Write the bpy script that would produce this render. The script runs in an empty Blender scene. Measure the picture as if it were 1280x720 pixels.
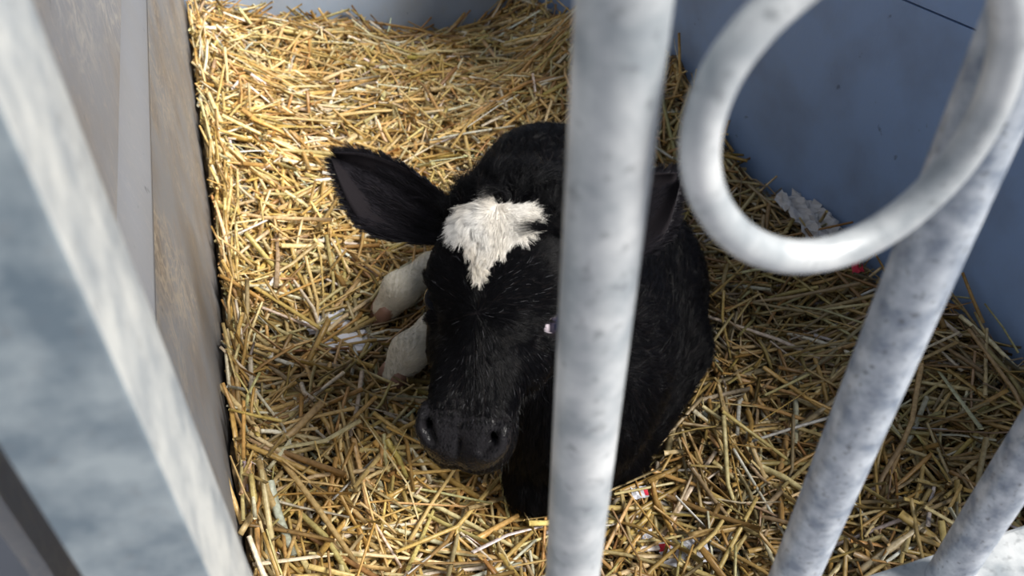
import bpy, bmesh, math, random
import numpy as np
from mathutils import Vector

sc = bpy.context.scene
rng = np.random.default_rng(7)
random.seed(7)

# ------------------------------------------------------------------ camera
F = 1100.0
TH = math.radians(42.4)
CAMZ = 1.20
st, ct = math.sin(TH), math.cos(TH)
cam_data = bpy.data.cameras.new('camera')
cam = bpy.data.objects.new('camera', cam_data)
sc.collection.objects.link(cam)
cam.location = (0, 0, CAMZ)
cam.rotation_euler = (math.pi / 2 - TH, 0, 0)
cam_data.sensor_width = 36.0
cam_data.lens = F / 1280.0 * 36.0
cam_data.clip_start = 0.02
cam_data.dof.use_dof = True
cam_data.dof.focus_distance = 1.12
cam_data.dof.aperture_fstop = 7.0
sc.camera = cam

# ------------------------------------------------------------------ world, sun, exposure
world = bpy.data.worlds.new('overcast_sky')
sc.world = world
world.use_nodes = True
wn = world.node_tree.nodes
wn['Background'].inputs[0].default_value = (0.78, 0.87, 1.0, 1)
wn['Background'].inputs[1].default_value = 0.33
sd = bpy.data.lights.new('sun', 'SUN')
sd.energy = 7.4
sd.angle = math.radians(30)
sd.color = (1.0, 0.965, 0.90)
sun = bpy.data.objects.new('sun', sd)
sc.collection.objects.link(sun)
sun_from = Vector((1.0, -0.32, 0.95))
sun.rotation_euler = sun_from.to_track_quat('Z', 'Y').to_euler()
sc.view_settings.view_transform = 'Standard'
sc.view_settings.look = 'None'
sc.view_settings.exposure = 0.0
sc.view_settings.gamma = 1.0
sc.view_settings.use_curve_mapping = False

COL = sc.collection


# ------------------------------------------------------------------ helpers
def ray(px, py):
    v = py - 360.0
    return np.array([px - 640.0, F * ct - v * st, -(F * st + v * ct)])


def at_z(px, py, z):                       # world point of a pixel at height z above the floor
    r = ray(px, py)
    return r * ((z - CAMZ) / r[2]) + np.array([0, 0, CAMZ])


def at_plane(px, py, p0, n):
    r = ray(px, py)
    c = np.array([0, 0, CAMZ])
    t = np.dot(np.array(p0) - c, n) / np.dot(r, n)
    return c + r * t


def new_mat(name):
    m = bpy.data.materials.new(name)
    m.use_nodes = True
    return m, m.node_tree.nodes, m.node_tree.links, m.node_tree.nodes['Principled BSDF']


def link(o, parent=None):
    COL.objects.link(o)
    if parent is not None:
        o.parent = parent
    return o


def mesh_obj(name, verts, faces, mat, parent=None, smooth=False):
    me = bpy.data.meshes.new(name)
    me.from_pydata([tuple(map(float, v)) for v in verts], [], faces)
    me.update()
    if smooth:
        me.polygons.foreach_set('use_smooth', [True] * len(me.polygons))
    if mat:
        me.materials.append(mat)
    return link(bpy.data.objects.new(name, me), parent)


def tag(o, label=None, cat=None, group=None, kind=None):
    for k, v in (('label', label), ('category', cat), ('group', group), ('kind', kind)):
        if v:
            o[k] = v
    return o


def empty(name, loc=(0, 0, 0)):
    o = bpy.data.objects.new(name, None)
    o.location = loc
    o.empty_display_size = 0.05
    return link(o)


def tube_data(path, rad, sides=24, closed=False, cap=True):
    path = [np.array(p, float) for p in path]
    n = len(path)
    rads = [rad] * n if np.isscalar(rad) else list(rad)
    vs, fs = [], []
    up = None
    for i in range(n):
        a = path[(i - 1) % n] if (closed or i > 0) else path[i]
        b = path[(i + 1) % n] if (closed or i < n - 1) else path[i]
        t = b - a
        t /= np.linalg.norm(t)
        if up is None:
            ref = np.array([0, 0, 1.0]) if abs(t[2]) < 0.9 else np.array([1.0, 0, 0])
            up = ref - t * np.dot(ref, t)
        else:
            up = up - t * np.dot(up, t)
        up = up / np.linalg.norm(up)
        sd_ = np.cross(t, up)
        for k in range(sides):
            an = 2 * math.pi * k / sides
            vs.append(path[i] + rads[i] * (math.cos(an) * up + math.sin(an) * sd_))
    for i in range(n if closed else n - 1):
        j = (i + 1) % n
        for k in range(sides):
            l = (k + 1) % sides
            fs.append((i * sides + k, i * sides + l, j * sides + l, j * sides + k))
    if cap and not closed:
        fs.append(tuple(range(sides))[::-1])
        fs.append(tuple((n - 1) * sides + k for k in range(sides)))
    return vs, fs


def bevel_mod(o, w=0.002, seg=2):
    m = o.modifiers.new('bevel', 'BEVEL')
    m.width = w
    m.segments = seg
    m.limit_method = 'ANGLE'
    return o


def box_from(origin, ax, ay, az_, mat, name, parent=None, bevel=0.0):
    """box spanned by three edge vectors from an origin corner"""
    o, a, b, c = map(lambda q: np.array(q, float), (origin, ax, ay, az_))
    vs = [o, o + a, o + a + b, o + b, o + c, o + a + c, o + a + b + c, o + b + c]
    fs = [(3, 2, 1, 0), (4, 5, 6, 7), (0, 1, 5, 4), (1, 2, 6, 5), (2, 3, 7, 6), (3, 0, 4, 7)]
    if np.dot(np.cross(a, b), c) < 0:
        fs = [f[::-1] for f in fs]
    ob = mesh_obj(name, vs, fs, mat, parent)
    if bevel:
        bevel_mod(ob, bevel)
    return ob


# ------------------------------------------------------------------ materials
def plastic_wall(name, base, dirt_col, dirt_amt, scratch_amt, along):
    m, n, l, b = new_mat(name)
    tc = n.new('ShaderNodeTexCoord')
    # broad grime
    no = n.new('ShaderNodeTexNoise'); no.inputs['Scale'].default_value = 7; no.inputs['Detail'].default_value = 8
    l.new(tc.outputs['Object'], no.inputs['Vector'])
    r1 = n.new('ShaderNodeValToRGB'); r1.color_ramp.elements[0].position = 0.42; r1.color_ramp.elements[1].position = 0.72
    l.new(no.outputs['Fac'], r1.inputs[0])
    # vertical-ish smears
    mp = n.new('ShaderNodeMapping'); mp.inputs['Scale'].default_value = (30, 30, 9.0)
    mp.inputs['Rotation'].default_value = (0.35, 0.15, 0)
    l.new(tc.outputs['Object'], mp.inputs['Vector'])
    n2 = n.new('ShaderNodeTexNoise'); n2.inputs['Scale'].default_value = 2.2; n2.inputs['Detail'].default_value = 12
    n2.inputs['Roughness'].default_value = 0.72; n2.inputs['Distortion'].default_value = 2.6
    l.new(mp.outputs[0], n2.inputs['Vector'])
    r2 = n.new('ShaderNodeValToRGB'); r2.color_ramp.elements[0].position = 0.52; r2.color_ramp.elements[1].position = 0.66
    l.new(n2.outputs['Fac'], r2.inputs[0])
    # small specks
    n3 = n.new('ShaderNodeTexNoise'); n3.inputs['Scale'].default_value = 42; n3.inputs['Detail'].default_value = 4
    l.new(tc.outputs['Object'], n3.inputs['Vector'])
    r3 = n.new('ShaderNodeValToRGB'); r3.color_ramp.elements[0].position = 0.70; r3.color_ramp.elements[1].position = 0.76
    l.new(n3.outputs['Fac'], r3.inputs[0])
    mul = n.new('ShaderNodeMath'); mul.operation = 'MULTIPLY'
    l.new(r1.outputs[0], mul.inputs[0]); mul.inputs[1].default_value = dirt_amt
    mix = n.new('ShaderNodeMix'); mix.data_type = 'RGBA'
    mix.inputs['A'].default_value = (*base, 1); mix.inputs['B'].default_value = (*dirt_col, 1)
    l.new(mul.outputs[0], mix.inputs['Factor'])
    mul2 = n.new('ShaderNodeMath'); mul2.operation = 'MULTIPLY'; mul2.inputs[1].default_value = scratch_amt
    l.new(r2.outputs[0], mul2.inputs[0])
    mix2 = n.new('ShaderNodeMix'); mix2.data_type = 'RGBA'
    mix2.inputs['B'].default_value = tuple(min(1, c * 1.9 + 0.03) for c in dirt_col) + (1,)
    l.new(mix.outputs['Result'], mix2.inputs['A']); l.new(mul2.outputs[0], mix2.inputs['Factor'])
    mix3 = n.new('ShaderNodeMix'); mix3.data_type = 'RGBA'
    mix3.inputs['B'].default_value = tuple(c * 0.3 for c in base) + (1,)
    mul3 = n.new('ShaderNodeMath'); mul3.operation = 'MULTIPLY'; mul3.inputs[1].default_value = 0.7
    l.new(r3.outputs[0], mul3.inputs[0])
    l.new(mix2.outputs['Result'], mix3.inputs['A']); l.new(mul3.outputs[0], mix3.inputs['Factor'])
    l.new(mix3.outputs['Result'], b.inputs['Base Color'])
    b.inputs['Roughness'].default_value = 0.55
    bp = n.new('ShaderNodeBump'); bp.inputs['Strength'].default_value = 0.25; bp.inputs['Distance'].default_value = 0.002
    l.new(n2.outputs['Fac'], bp.inputs['Height']); l.new(bp.outputs[0], b.inputs['Normal'])
    return m


def add_scuffs(m, amt, scale, col):
    n, l = m.node_tree.nodes, m.node_tree.links
    b = n['Principled BSDF']
    src = b.inputs['Base Color'].links[0].from_socket
    tc = n.new('ShaderNodeTexCoord')
    d = n.new('ShaderNodeTexNoise'); d.inputs['Scale'].default_value = 9; d.inputs['Detail'].default_value = 5
    l.new(tc.outputs['Object'], d.inputs['Vector'])
    va = n.new('ShaderNodeVectorMath'); va.operation = 'MULTIPLY_ADD'
    l.new(d.outputs['Color'], va.inputs[0]); va.inputs[1].default_value = (.22, .22, .22); l.new(tc.outputs['Object'], va.inputs[2])
    mask = n.new('ShaderNodeTexNoise'); mask.inputs['Scale'].default_value = 5; mask.inputs['Detail'].default_value = 3
    l.new(tc.outputs['Object'], mask.inputs['Vector'])
    mr = n.new('ShaderNodeValToRGB'); mr.color_ramp.elements[0].position = .40; mr.color_ramp.elements[1].position = .62
    l.new(mask.outputs['Fac'], mr.inputs[0])
    for k, sc_ in enumerate((scale, scale * 2.7)):
        v = n.new('ShaderNodeTexVoronoi'); v.feature = 'DISTANCE_TO_EDGE'; v.inputs['Scale'].default_value = sc_
        l.new(va.outputs[0], v.inputs['Vector'])
        rr = n.new('ShaderNodeValToRGB'); rr.color_ramp.elements[0].position = 0.0; rr.color_ramp.elements[0].color = (1, 1, 1, 1)
        rr.color_ramp.elements[1].position = 0.07 + .04 * k; rr.color_ramp.elements[1].color = (0, 0, 0, 1)
        l.new(v.outputs['Distance'], rr.inputs[0])
        mu = n.new('ShaderNodeMath'); mu.operation = 'MULTIPLY'; l.new(rr.outputs[0], mu.inputs[0]); l.new(mr.outputs[0], mu.inputs[1])
        m2 = n.new('ShaderNodeMath'); m2.operation = 'MULTIPLY'; m2.inputs[1].default_value = amt; l.new(mu.outputs[0], m2.inputs[0])
        mx = n.new('ShaderNodeMix'); mx.data_type = 'RGBA'; mx.inputs['B'].default_value = (*col, 1)
        l.new(src, mx.inputs['A']); l.new(m2.outputs[0], mx.inputs['Factor'])
        src = mx.outputs['Result']
    l.new(src, b.inputs['Base Color'])


M_left = plastic_wall('grey_plastic_worn', (0.205, 0.208, 0.225), (0.20, 0.165, 0.13), 0.55, 0.35, 0)
M_left_low = plastic_wall('grey_plastic_scuffed', (0.17, 0.173, 0.185), (0.13, 0.095, 0.065), 0.8, 0.45, 0)
add_scuffs(M_left, .55, 11, (.40, .37, .33))
add_scuffs(M_left_low, .55, 13, (.36, .30, .23))
M_rib = plastic_wall('grey_plastic_rib', (0.21, 0.215, 0.235), (0.2, 0.18, 0.15), 0.2, 0.12, 0)
M_right = plastic_wall('slate_plastic', (0.25, 0.37, 0.62), (0.12, 0.12, 0.12), 0.35, 0.06, 0)
M_back = plastic_wall('blue_grey_plastic', (0.36, 0.44, 0.57), (0.22, 0.2, 0.17), 0.35, 0.15, 0)


def galvanised(name, lo, hi, scale=28, speck=0.5, metal=0.35, rough=0.42):
    m, n, l, b = new_mat(name)
    tc = n.new('ShaderNodeTexCoord')
    no = n.new('ShaderNodeTexNoise'); no.inputs['Scale'].default_value = scale; no.inputs['Detail'].default_value = 6
    no.inputs['Roughness'].default_value = 0.6
    l.new(tc.outputs['Object'], no.inputs['Vector'])
    r = n.new('ShaderNodeValToRGB')
    r.color_ramp.elements[0].position = 0.36; r.color_ramp.elements[0].color = (*lo, 1)
    r.color_ramp.elements[1].position = 0.64; r.color_ramp.elements[1].color = (*hi, 1)
    l.new(no.outputs['Fac'], r.inputs[0])
    n2 = n.new('ShaderNodeTexNoise'); n2.inputs['Scale'].default_value = scale * 4.5; n2.inputs['Detail'].default_value = 2
    l.new(tc.outputs['Object'], n2.inputs['Vector'])
    r2 = n.new('ShaderNodeValToRGB'); r2.color_ramp.elements[0].position = 0.60; r2.color_ramp.elements[1].position = 0.74
    l.new(n2.outputs['Fac'], r2.inputs[0])
    mu = n.new('ShaderNodeMath'); mu.operation = 'MULTIPLY'; mu.inputs[1].default_value = speck
    l.new(r2.outputs[0], mu.inputs[0])
    mix = n.new('ShaderNodeMix'); mix.data_type = 'RGBA'; mix.inputs['B'].default_value = (0.13, 0.14, 0.155, 1)
    l.new(r.outputs[0], mix.inputs['A']); l.new(mu.outputs[0], mix.inputs['Factor'])
    l.new(mix.outputs['Result'], b.inputs['Base Color'])
    b.inputs['Metallic'].default_value = metal
    b.inputs['Roughness'].default_value = rough
    bp = n.new('ShaderNodeBump'); bp.inputs['Strength'].default_value = 0.25; bp.inputs['Distance'].default_value = 0.0008
    l.new(n2.outputs['Fac'], bp.inputs['Height']); l.new(bp.outputs[0], b.inputs['Normal'])
    return m


M_bar = galvanised('galvanised_bar', (0.31, 0.34, 0.37), (0.62, 0.635, 0.65), 26, 0.5, 0.15)
M_bar_dark = galvanised('galvanised_bar_speckled', (0.20, 0.24, 0.31), (0.54, 0.58, 0.64), 55, 0.8, 0.15)
M_post_shade = galvanised('shaded_post_zinc', (0.10, 0.135, 0.17), (0.25, 0.29, 0.32), 30, 0.35, 0.1)  # darker copy of the post zinc, with the wide face's shade in its colour
M_post = galvanised('galvanised_post', (0.34, 0.37, 0.40), (0.62, 0.63, 0.62), 30, 0.35, 0.1)


def attr_mat(name, attr='tint', rough=0.5, spec=0.5, bump=0.0, sheen=0.0, trans=0.0):
    m, n, l, b = new_mat(name)
    a = n.new('ShaderNodeAttribute'); a.attribute_name = attr
    l.new(a.outputs['Color'], b.inputs['Base Color'])
    b.inputs['Roughness'].default_value = rough
    b.inputs['Specular IOR Level'].default_value = spec
    return m, n, l, b, a


M_straw, n_, l_, b_, a_ = attr_mat('straw', rough=0.42, spec=0.55)
tc_ = n_.new('ShaderNodeTexCoord')
nz_ = n_.new('ShaderNodeTexNoise'); nz_.inputs['Scale'].default_value = 160; nz_.inputs['Detail'].default_value = 3
l_.new(tc_.outputs['Object'], nz_.inputs['Vector'])
rp_ = n_.new('ShaderNodeValToRGB')
rp_.color_ramp.elements[0].position = 0.3; rp_.color_ramp.elements[0].color = (0.62, 0.58, 0.5, 1)
rp_.color_ramp.elements[1].position = 0.6; rp_.color_ramp.elements[1].color = (1, 1, 1, 1)
l_.new(nz_.outputs['Fac'], rp_.inputs[0])
mx_ = n_.new('ShaderNodeMix'); mx_.data_type = 'RGBA'; mx_.blend_type = 'MULTIPLY'; mx_.inputs['Factor'].default_value = 1
l_.new(a_.outputs['Color'], mx_.inputs['A']); l_.new(rp_.outputs[0], mx_.inputs['B'])
l_.new(mx_.outputs['Result'], b_.inputs['Base Color'])

M_litter, n_, l_, b_ = new_mat('trodden_litter')
tc_ = n_.new('ShaderNodeTexCoord')
nz_ = n_.new('ShaderNodeTexNoise'); nz_.inputs['Scale'].default_value = 60; nz_.inputs['Detail'].default_value = 8
l_.new(tc_.outputs['Object'], nz_.inputs['Vector'])
rp_ = n_.new('ShaderNodeValToRGB')
rp_.color_ramp.elements[0].position = 0.35; rp_.color_ramp.elements[0].color = (0.05, 0.03, 0.015, 1)
rp_.color_ramp.elements[1].position = 0.7; rp_.color_ramp.elements[1].color = (0.26, 0.17, 0.08, 1)
l_.new(nz_.outputs['Fac'], rp_.inputs[0]); l_.new(rp_.outputs[0], b_.inputs['Base Color'])
b_.inputs['Roughness'].default_value = 0.9

M_concrete, n_, l_, b_ = new_mat('concrete')
tc_ = n_.new('ShaderNodeTexCoord')
nz_ = n_.new('ShaderNodeTexNoise'); nz_.inputs['Scale'].default_value = 9; nz_.inputs['Detail'].default_value = 10
l_.new(tc_.outputs['Object'], nz_.inputs['Vector'])
rp_ = n_.new('ShaderNodeValToRGB')
rp_.color_ramp.elements[0].color = (0.42, 0.41, 0.43, 1); rp_.color_ramp.elements[1].color = (0.56, 0.55, 0.58, 1)
l_.new(nz_.outputs['Fac'], rp_.inputs[0]); l_.new(rp_.outputs[0], b_.inputs['Base Color'])
b_.inputs['Roughness'].default_value = 0.85

M_skin, n_, l_, b_, a_ = attr_mat('calf_skin', rough=0.55, spec=0.32)
b_.inputs['IOR'].default_value = 1.3
ro_ = n_.new('ShaderNodeAttribute'); ro_.attribute_name = 'wet'
mr_ = n_.new('ShaderNodeMapRange'); mr_.inputs['To Min'].default_value = 0.75; mr_.inputs['To Max'].default_value = 0.27
l_.new(ro_.outputs['Fac'], mr_.inputs['Value']); l_.new(mr_.outputs[0], b_.inputs['Roughness'])
ms_ = n_.new('ShaderNodeMapRange'); ms_.inputs['To Min'].default_value = 0.03; ms_.inputs['To Max'].default_value = 0.34
l_.new(ro_.outputs['Fac'], ms_.inputs['Value']); l_.new(ms_.outputs[0], b_.inputs['Specular IOR Level'])
tc_ = n_.new('ShaderNodeTexCoord')
vo_ = n_.new('ShaderNodeTexVoronoi'); vo_.inputs['Scale'].default_value = 330
l_.new(tc_.outputs['Object'], vo_.inputs['Vector'])
bp_ = n_.new('ShaderNodeBump'); bp_.inputs['Strength'].default_value = 0.5; bp_.inputs['Distance'].default_value = 0.001
l_.new(vo_.outputs['Distance'], bp_.inputs['Height']); l_.new(bp_.outputs[0], b_.inputs['Normal'])

M_fur, n_, l_, b_, a_ = attr_mat('coat_hair', rough=0.28, spec=0.10)
M_ear, n_, l_, b_ = new_mat('ear_skin')
b_.inputs['Base Color'].default_value = (0.010, 0.008, 0.010, 1); b_.inputs['Roughness'].default_value = 0.85; b_.inputs['Specular IOR Level'].default_value = 0.15
M_eye, n_, l_, b_, a_ = attr_mat('eyeball', rough=0.12, spec=0.2)
b_.inputs['IOR'].default_value = 1.25
M_hoof, n_, l_, b_ = new_mat('hoof_horn')
b_.inputs['Base Color'].default_value = (0.22, 0.12, 0.085, 1); b_.inputs['Roughness'].default_value = 0.5
M_paper, n_, l_, b_ = new_mat('white_paper')
b_.inputs['Base Color'].default_value = (0.62, 0.63, 0.70, 1); b_.inputs['Roughness'].default_value = 0.7
M_sack, n_, l_, b_ = new_mat('pale_sack_film')
b_.inputs['Base Color'].default_value = (0.47, 0.46, 0.47, 1); b_.inputs['Roughness'].default_value = 0.45
M_red, n_, l_, b_ = new_mat('red_print')
b_.inputs['Base Color'].default_value = (0.55, 0.02, 0.05, 1); b_.inputs['Roughness'].default_value = 0.6
M_seam, n_, l_, b_ = new_mat('dark_joint')
b_.inputs['Base Color'].default_value = (0.02, 0.02, 0.025, 1); b_.inputs['Roughness'].default_value = 0.9

# ------------------------------------------------------------------ pen layout (plan)
PHI = math.radians(17.7)
D_l = np.array([-math.sin(PHI), math.cos(PHI), 0])       # left wall runs this way
D_f = np.array([math.cos(PHI), math.sin(PHI), 0])        # fence and back wall run this way
Lp = at_z(290, 600, CAMZ - 1.0); Lp[2] = 0               # a point on the left wall's foot
Bp = at_z(230, 0, CAMZ - 1.0); Bp[2] = 0                 # back left corner
PHR = math.radians(26.0)
D_r = np.array([-math.sin(PHR), math.cos(PHR), 0])
N_r = np.array([math.cos(PHR), math.sin(PHR), 0])
Rp = at_z(1280, 440, CAMZ - 1.0); Rp[2] = 0
N_l = D_f.copy()
N_b = -D_l
# corner of right and back walls
A_ = np.array([[D_r[0], -D_f[0]], [D_r[1], -D_f[1]]])
tt = np.linalg.solve(A_, (Bp - Rp)[:2])
RB = Rp + D_r * tt[0]
FP = np.array([0.038, 0.2875, 0])                        # the centre bar's foot
FN = D_l.copy()                                          # fence normal, into the pen
WH = 1.16

# floor
box_from((-2.2, -1.2, -0.05), (5, 0, 0), (0, 5, 0), (0, 0, 0.05), M_concrete, 'floor')['kind'] = 'structure'

# left wall: upper sheet, sloping rib, lower sheet standing proud, extruded from one profile in three pieces
def left_piece(name, prof, mat, parent=None):
    a = Lp - D_l * (np.dot(Lp - FP, D_l) - 0.045)
    b = Bp + D_l * 0.02
    vs = []
    for base in (a, b):
        for (off, z) in prof:
            vs.append(base + N_l * off + np.array([0, 0, z]))
    k = len(prof)
    fs = [tuple(range(k))[::-1], tuple(range(k, 2 * k))]
    for i in range(k):
        j = (i + 1) % k
        fs.append((i, j, k + j, k + i))
    return mesh_obj(name, vs, fs, mat, parent)


wl = left_piece('wall_left', [(-0.022, 0.0), (-0.012, 0.0), (-0.012, WH), (-0.022, WH)], M_left)
wl['kind'] = 'structure'
rb = left_piece('ledge', [(-0.014, 0.583)] + [(-0.0125 + 0.0125 * (0.5 + 0.5 * math.cos(math.pi * t / 12)), 0.583 + 0.105 * t / 12) for t in range(13)], M_rib, wl)
rb.data.polygons.foreach_set('use_smooth', [True] * len(rb.data.polygons))
lo = left_piece('kick_panel', [(-0.012, 0.0), (0.0, 0.0), (0.0, 0.583), (-0.012, 0.583)], M_left_low, wl)
bevel_mod(lo, 0.002)
wb = box_from(Bp - D_f * 0.05, (RB - Bp) + D_f * 0.1, D_l * 0.04, (0, 0, WH), M_back, 'wall_back')
wb['kind'] = 'structure'
# right wall: two sheets one above the other with a joint between them
s1 = at_plane(1130, 0, Rp, N_r); s2 = at_plane(1232, 43, Rp, N_r)
R0 = Rp - D_r * 0.75
RL = np.linalg.norm(RB - R0) + 0.03
WR = 0.77
wr = box_from(R0 + N_r * 0.012, D_r * RL, N_r * 0.04, (0, 0, WR), M_seam, 'wall_right')
wr['kind'] = 'structure'


def uz(p):
    return np.dot(p - R0, D_r), p[2]


(u1, z1), (u2, z2) = uz(s1), uz(s2)
sl = (z2 - z1) / (u2 - u1)
zA, zB = z1 + sl * (0 - u1), z1 + sl * (RL - u1)
g = 0.0016


def sheet(name, quad, mat):
    vs = [R0 + D_r * u + np.array([0, 0, z]) for (u, z) in quad] + [R0 + N_r * 0.012 + D_r * u + np.array([0, 0, z]) for (u, z) in quad]
    k = len(quad)
    fs = [tuple(range(k)), tuple(range(k, 2 * k))[::-1]] + [(i, k + i, k + (i + 1) % k, (i + 1) % k) for i in range(k)]
    return mesh_obj(name, vs, fs, mat, wr)


u_split = u2 - 0.06
sheet('panel', [(0, 0), (0, zA - g), (RL, zB - g), (RL, 0)], M_right)
sheet('panel', [(0, zA + g), (0, WR), (RL, WR), (RL, zB + g)], M_right)

# ------------------------------------------------------------------ gate with vertical bars, ring and bottom rail
gate = empty('pen_gate', tuple(FP))
gate.location = (0, 0, 0)
tag(gate, 'galvanised tubular metal gate with a welded rod ring, in front of the calf', 'gate')


def fence_pt(az_deg, off=0.0):
    t = math.tan(math.radians(az_deg))
    p0 = FP + FN * off
    s = (t * p0[1] - p0[0]) / (D_f[0] - t * D_f[1])
    return p0 + D_f * s


GH = 1.80
for az_, mt in ((7.55, M_bar), (31.75, M_bar_dark), (43.7, M_bar_dark), (50.6, M_bar_dark)):
    p = fence_pt(az_)
    pth = [p + np.array([0, 0, z]) for z in np.linspace(0.0, GH, 20)]
    vs, fs = tube_data(pth, 0.017, 40)
    mesh_obj('bar', vs, fs, mt, gate, True)
# top rail above the picture, bottom rail at the lower right corner
pr = fence_pt(45.3, 0.0)
rz = 0.493
Ls = np.dot(fence_pt(-26.5) - FP, D_f); Le = 0.62
rail = box_from(FP + D_f * Ls - FN * 0.03 + np.array([0, 0, rz - 0.04]), D_f * (Le - Ls), FN * 0.055, (0, 0, 0.04), M_bar, 'bottom_rail', gate, 0.004)
vs, fs = tube_data([FP + D_f * s + np.array([0, 0, GH + 0.015]) for s in np.linspace(Ls, Le, 8)], 0.02, 32)
mesh_obj('top_rail', vs, fs, M_bar, gate, True)

# ring: closed rod loop welded to the second bar, lying against the bars on the near side
ring_px = [(985, -8), (935, 38), (893, 98), (870, 165), (873, 232), (900, 283), (948, 318), (1005, 327), (1070, 312),
           (1135, 270), (1195, 212), (1238, 145), (1262, 75), (1268, 10), (1256, -55), (1215, -100), (1150, -108), (1060, -68)]
ring_pl = FP - FN * 0.0225
pts = [at_plane(x, y, ring_pl, FN) for x, y in ring_px]


def catmull(P, k=6):
    out = []
    n = len(P)
    for i in range(n):
        p0, p1, p2, p3 = P[i - 1], P[i], P[(i + 1) % n], P[(i + 2) % n]
        for j in range(k):
            t = j / k
            out.append(0.5 * ((2 * p1) + (-p0 + p2) * t + (2 * p0 - 5 * p1 + 4 * p2 - p3) * t * t + (-p0 + 3 * p1 - 3 * p2 + p3) * t ** 3))
    return out


for _ in range(1):
    pts = [0.25 * pts[i - 1] + 0.5 * pts[i] + 0.25 * pts[(i + 1) % len(pts)] for i in range(len(pts))]
vs, fs = tube_data(catmull(pts), 0.0076, 20, closed=True)
mesh_obj('ring', vs, fs, M_bar, gate, True)

# square post at the left
pc = fence_pt(-33.6, -0.017)
sq = box_from(pc + np.array([0, 0, 0]), fence_pt(-43.2, -0.017) - pc, FN * 0.088, (0, 0, GH + 0.05), M_post, 'gate_post', None, 0.003)
sq.modifiers['bevel'].segments = 4
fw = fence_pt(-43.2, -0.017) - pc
box_from(pc - fw * .01 - FN * 0.002, fw * 1.01, FN * 0.0021, (0, 0, GH + 0.05), M_post_shade, 'post_shade_face', sq, 0.0008)  # added sheet, its dark zinc paints the shade on the post's wide face
tag(sq, 'wide square galvanised post at the left edge, seen very close', 'post')


# ------------------------------------------------------------------ calf: signed distance model
def smin(a, b, k):
    h = np.clip(0.5 + 0.5 * (b - a) / k, 0, 1)
    return b + (a - b) * h - k * h * (1 - h)


def smax(a, b, k):
    return -smin(-a, -b, k)


def ell(p, c, r, R=None):
    q = p - np.array(c, np.float32)
    if R is not None:
        q = q @ R
    r = np.array(r, np.float32)
    k0 = np.linalg.norm(q / r, axis=-1)
    k1 = np.linalg.norm(q / (r * r), axis=-1) + 1e-9
    return k0 * (k0 - 1.0) / k1


def cone(p, a, b, ra, rb):
    a = np.array(a, np.float32); b = np.array(b, np.float32)
    ab = b - a
    t = np.clip(((p - a) @ ab) / np.dot(ab, ab), 0, 1)
    d = np.linalg.norm(p - a - t[..., None] * ab, axis=-1)
    return d - (ra + (rb - ra) * t)


# head frame
right = np.array([1.0, 0, 0]); idown = np.array([0, -st, -ct]); fwd = np.array([0, ct, -st])
lean = math.atan2(62, 345)
Yh = -math.sin(lean) * right + math.cos(lean) * idown
Xh = math.cos(lean) * right + math.sin(lean) * idown
Zh = -fwd
yaw = math.radians(11)
Zh, Xh = math.cos(yaw) * Zh - math.sin(yaw) * Xh, math.cos(yaw) * Xh + math.sin(yaw) * Zh
pit = math.radians(-7)
Yh, Zh = math.cos(pit) * Yh - math.sin(pit) * Zh, math.cos(pit) * Zh + math.sin(pit) * Yh
Xh /= np.linalg.norm(Xh)
RH = np.stack([Xh, Yh, Zh], axis=1).astype(np.float32)      # columns: axes
HD = 0.955
r_ = ray(607, 378)
HO = np.array([0, 0, CAMZ]) + r_ / F * HD                    # head origin: between the eyes, on the forehead
SC = 1.0


def H2W(h):
    return HO + RH @ (np.array(h) * SC)


def W2H(p):
    return ((p - HO.astype(np.float32)) @ RH) / SC


def head_sdf(p):
    h = W2H(p)
    ax = h.copy(); ax[..., 0] = np.abs(ax[..., 0])
    d = ell(h, (0, -.080, -.062), (.079, .082, .066))
    d = smin(d, ell(h, (0, -.035, -.055), (.077, .075, .058)), .03)
    d = smin(d, cone(h, (0, .02, -.060), (0, .125, -.050), .056, .043), .035)
    d = smin(d, ell(ax, (.014, .142, -.052), (.040, .044, .046)), .02)          # muzzle pad
    d = smin(d, cone(h, (0, -.03, -.125), (0, .115, -.092), .050, .030), .035)    # jaw
    d = smin(d, ell(ax, (.046, .000, -.105), (.038, .075, .050)), .03)            # cheek
    d = smin(d, ell(ax, (.057, -.026, -.033), (.022, .030, .018)), .02)            # brow
    d = smin(d, cone(ax, (.035, .06, -.045), (.024, .118, -.022), .018, .016), .02)
    d = smin(d, ell(ax, (.053, .040, -.070), (.018, .040, .022)), .02)             # zygomatic ridge
    # eye socket
    d = smax(d, -ell(ax, (.086, .001, -.046), (.023, .021, .019)), .008)
    # lids
    d = smin(d, ell(ax, (.071, -.0185, -.040), (.010, .014, .010)), .010)
    d = smin(d, ell(ax, (.0660, .0205, -.050), (.010, .009, .012)), .012)
    # nostril wings and holes
    d = smin(d, ell(ax, (.031, .146, -.020), (.019, .022, .016)), .012)
    d = smax(d, -cone(ax, (.028, .157, -.005), (.040, .140, -.001), .0052, .0078), .004)
    d = smax(d, -cone(ax, (.040, .140, -.006), (.050, .152, -.020), .0074, .003), .004)
    d = smax(d, -cone(ax, (.040, .142, -.006), (.034, .125, -.036), .0066, .005), .003)
    d = smax(d, -ell(h, (0, .172, -.008), (.0026, .022, .006)), .006)             # philtrum
    d = smin(d, ell(ax, (.046, .136, -.016), (.006, .017, .012)), .010)
    # mouth line
    m = np.abs(h[..., 2] + .074 - .10 * np.maximum(0, .12 - h[..., 1])) - .0016
    m = np.maximum(m, .075 - h[..., 1]); m = np.maximum(m, np.linalg.norm(np.stack([h[..., 0], h[..., 1] - .12], -1), axis=-1) - .09)
    d = smax(d, -np.maximum(m, -(d + .006)), .004)
    return d * SC


def wz(z):
    return CAMZ + z


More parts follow.
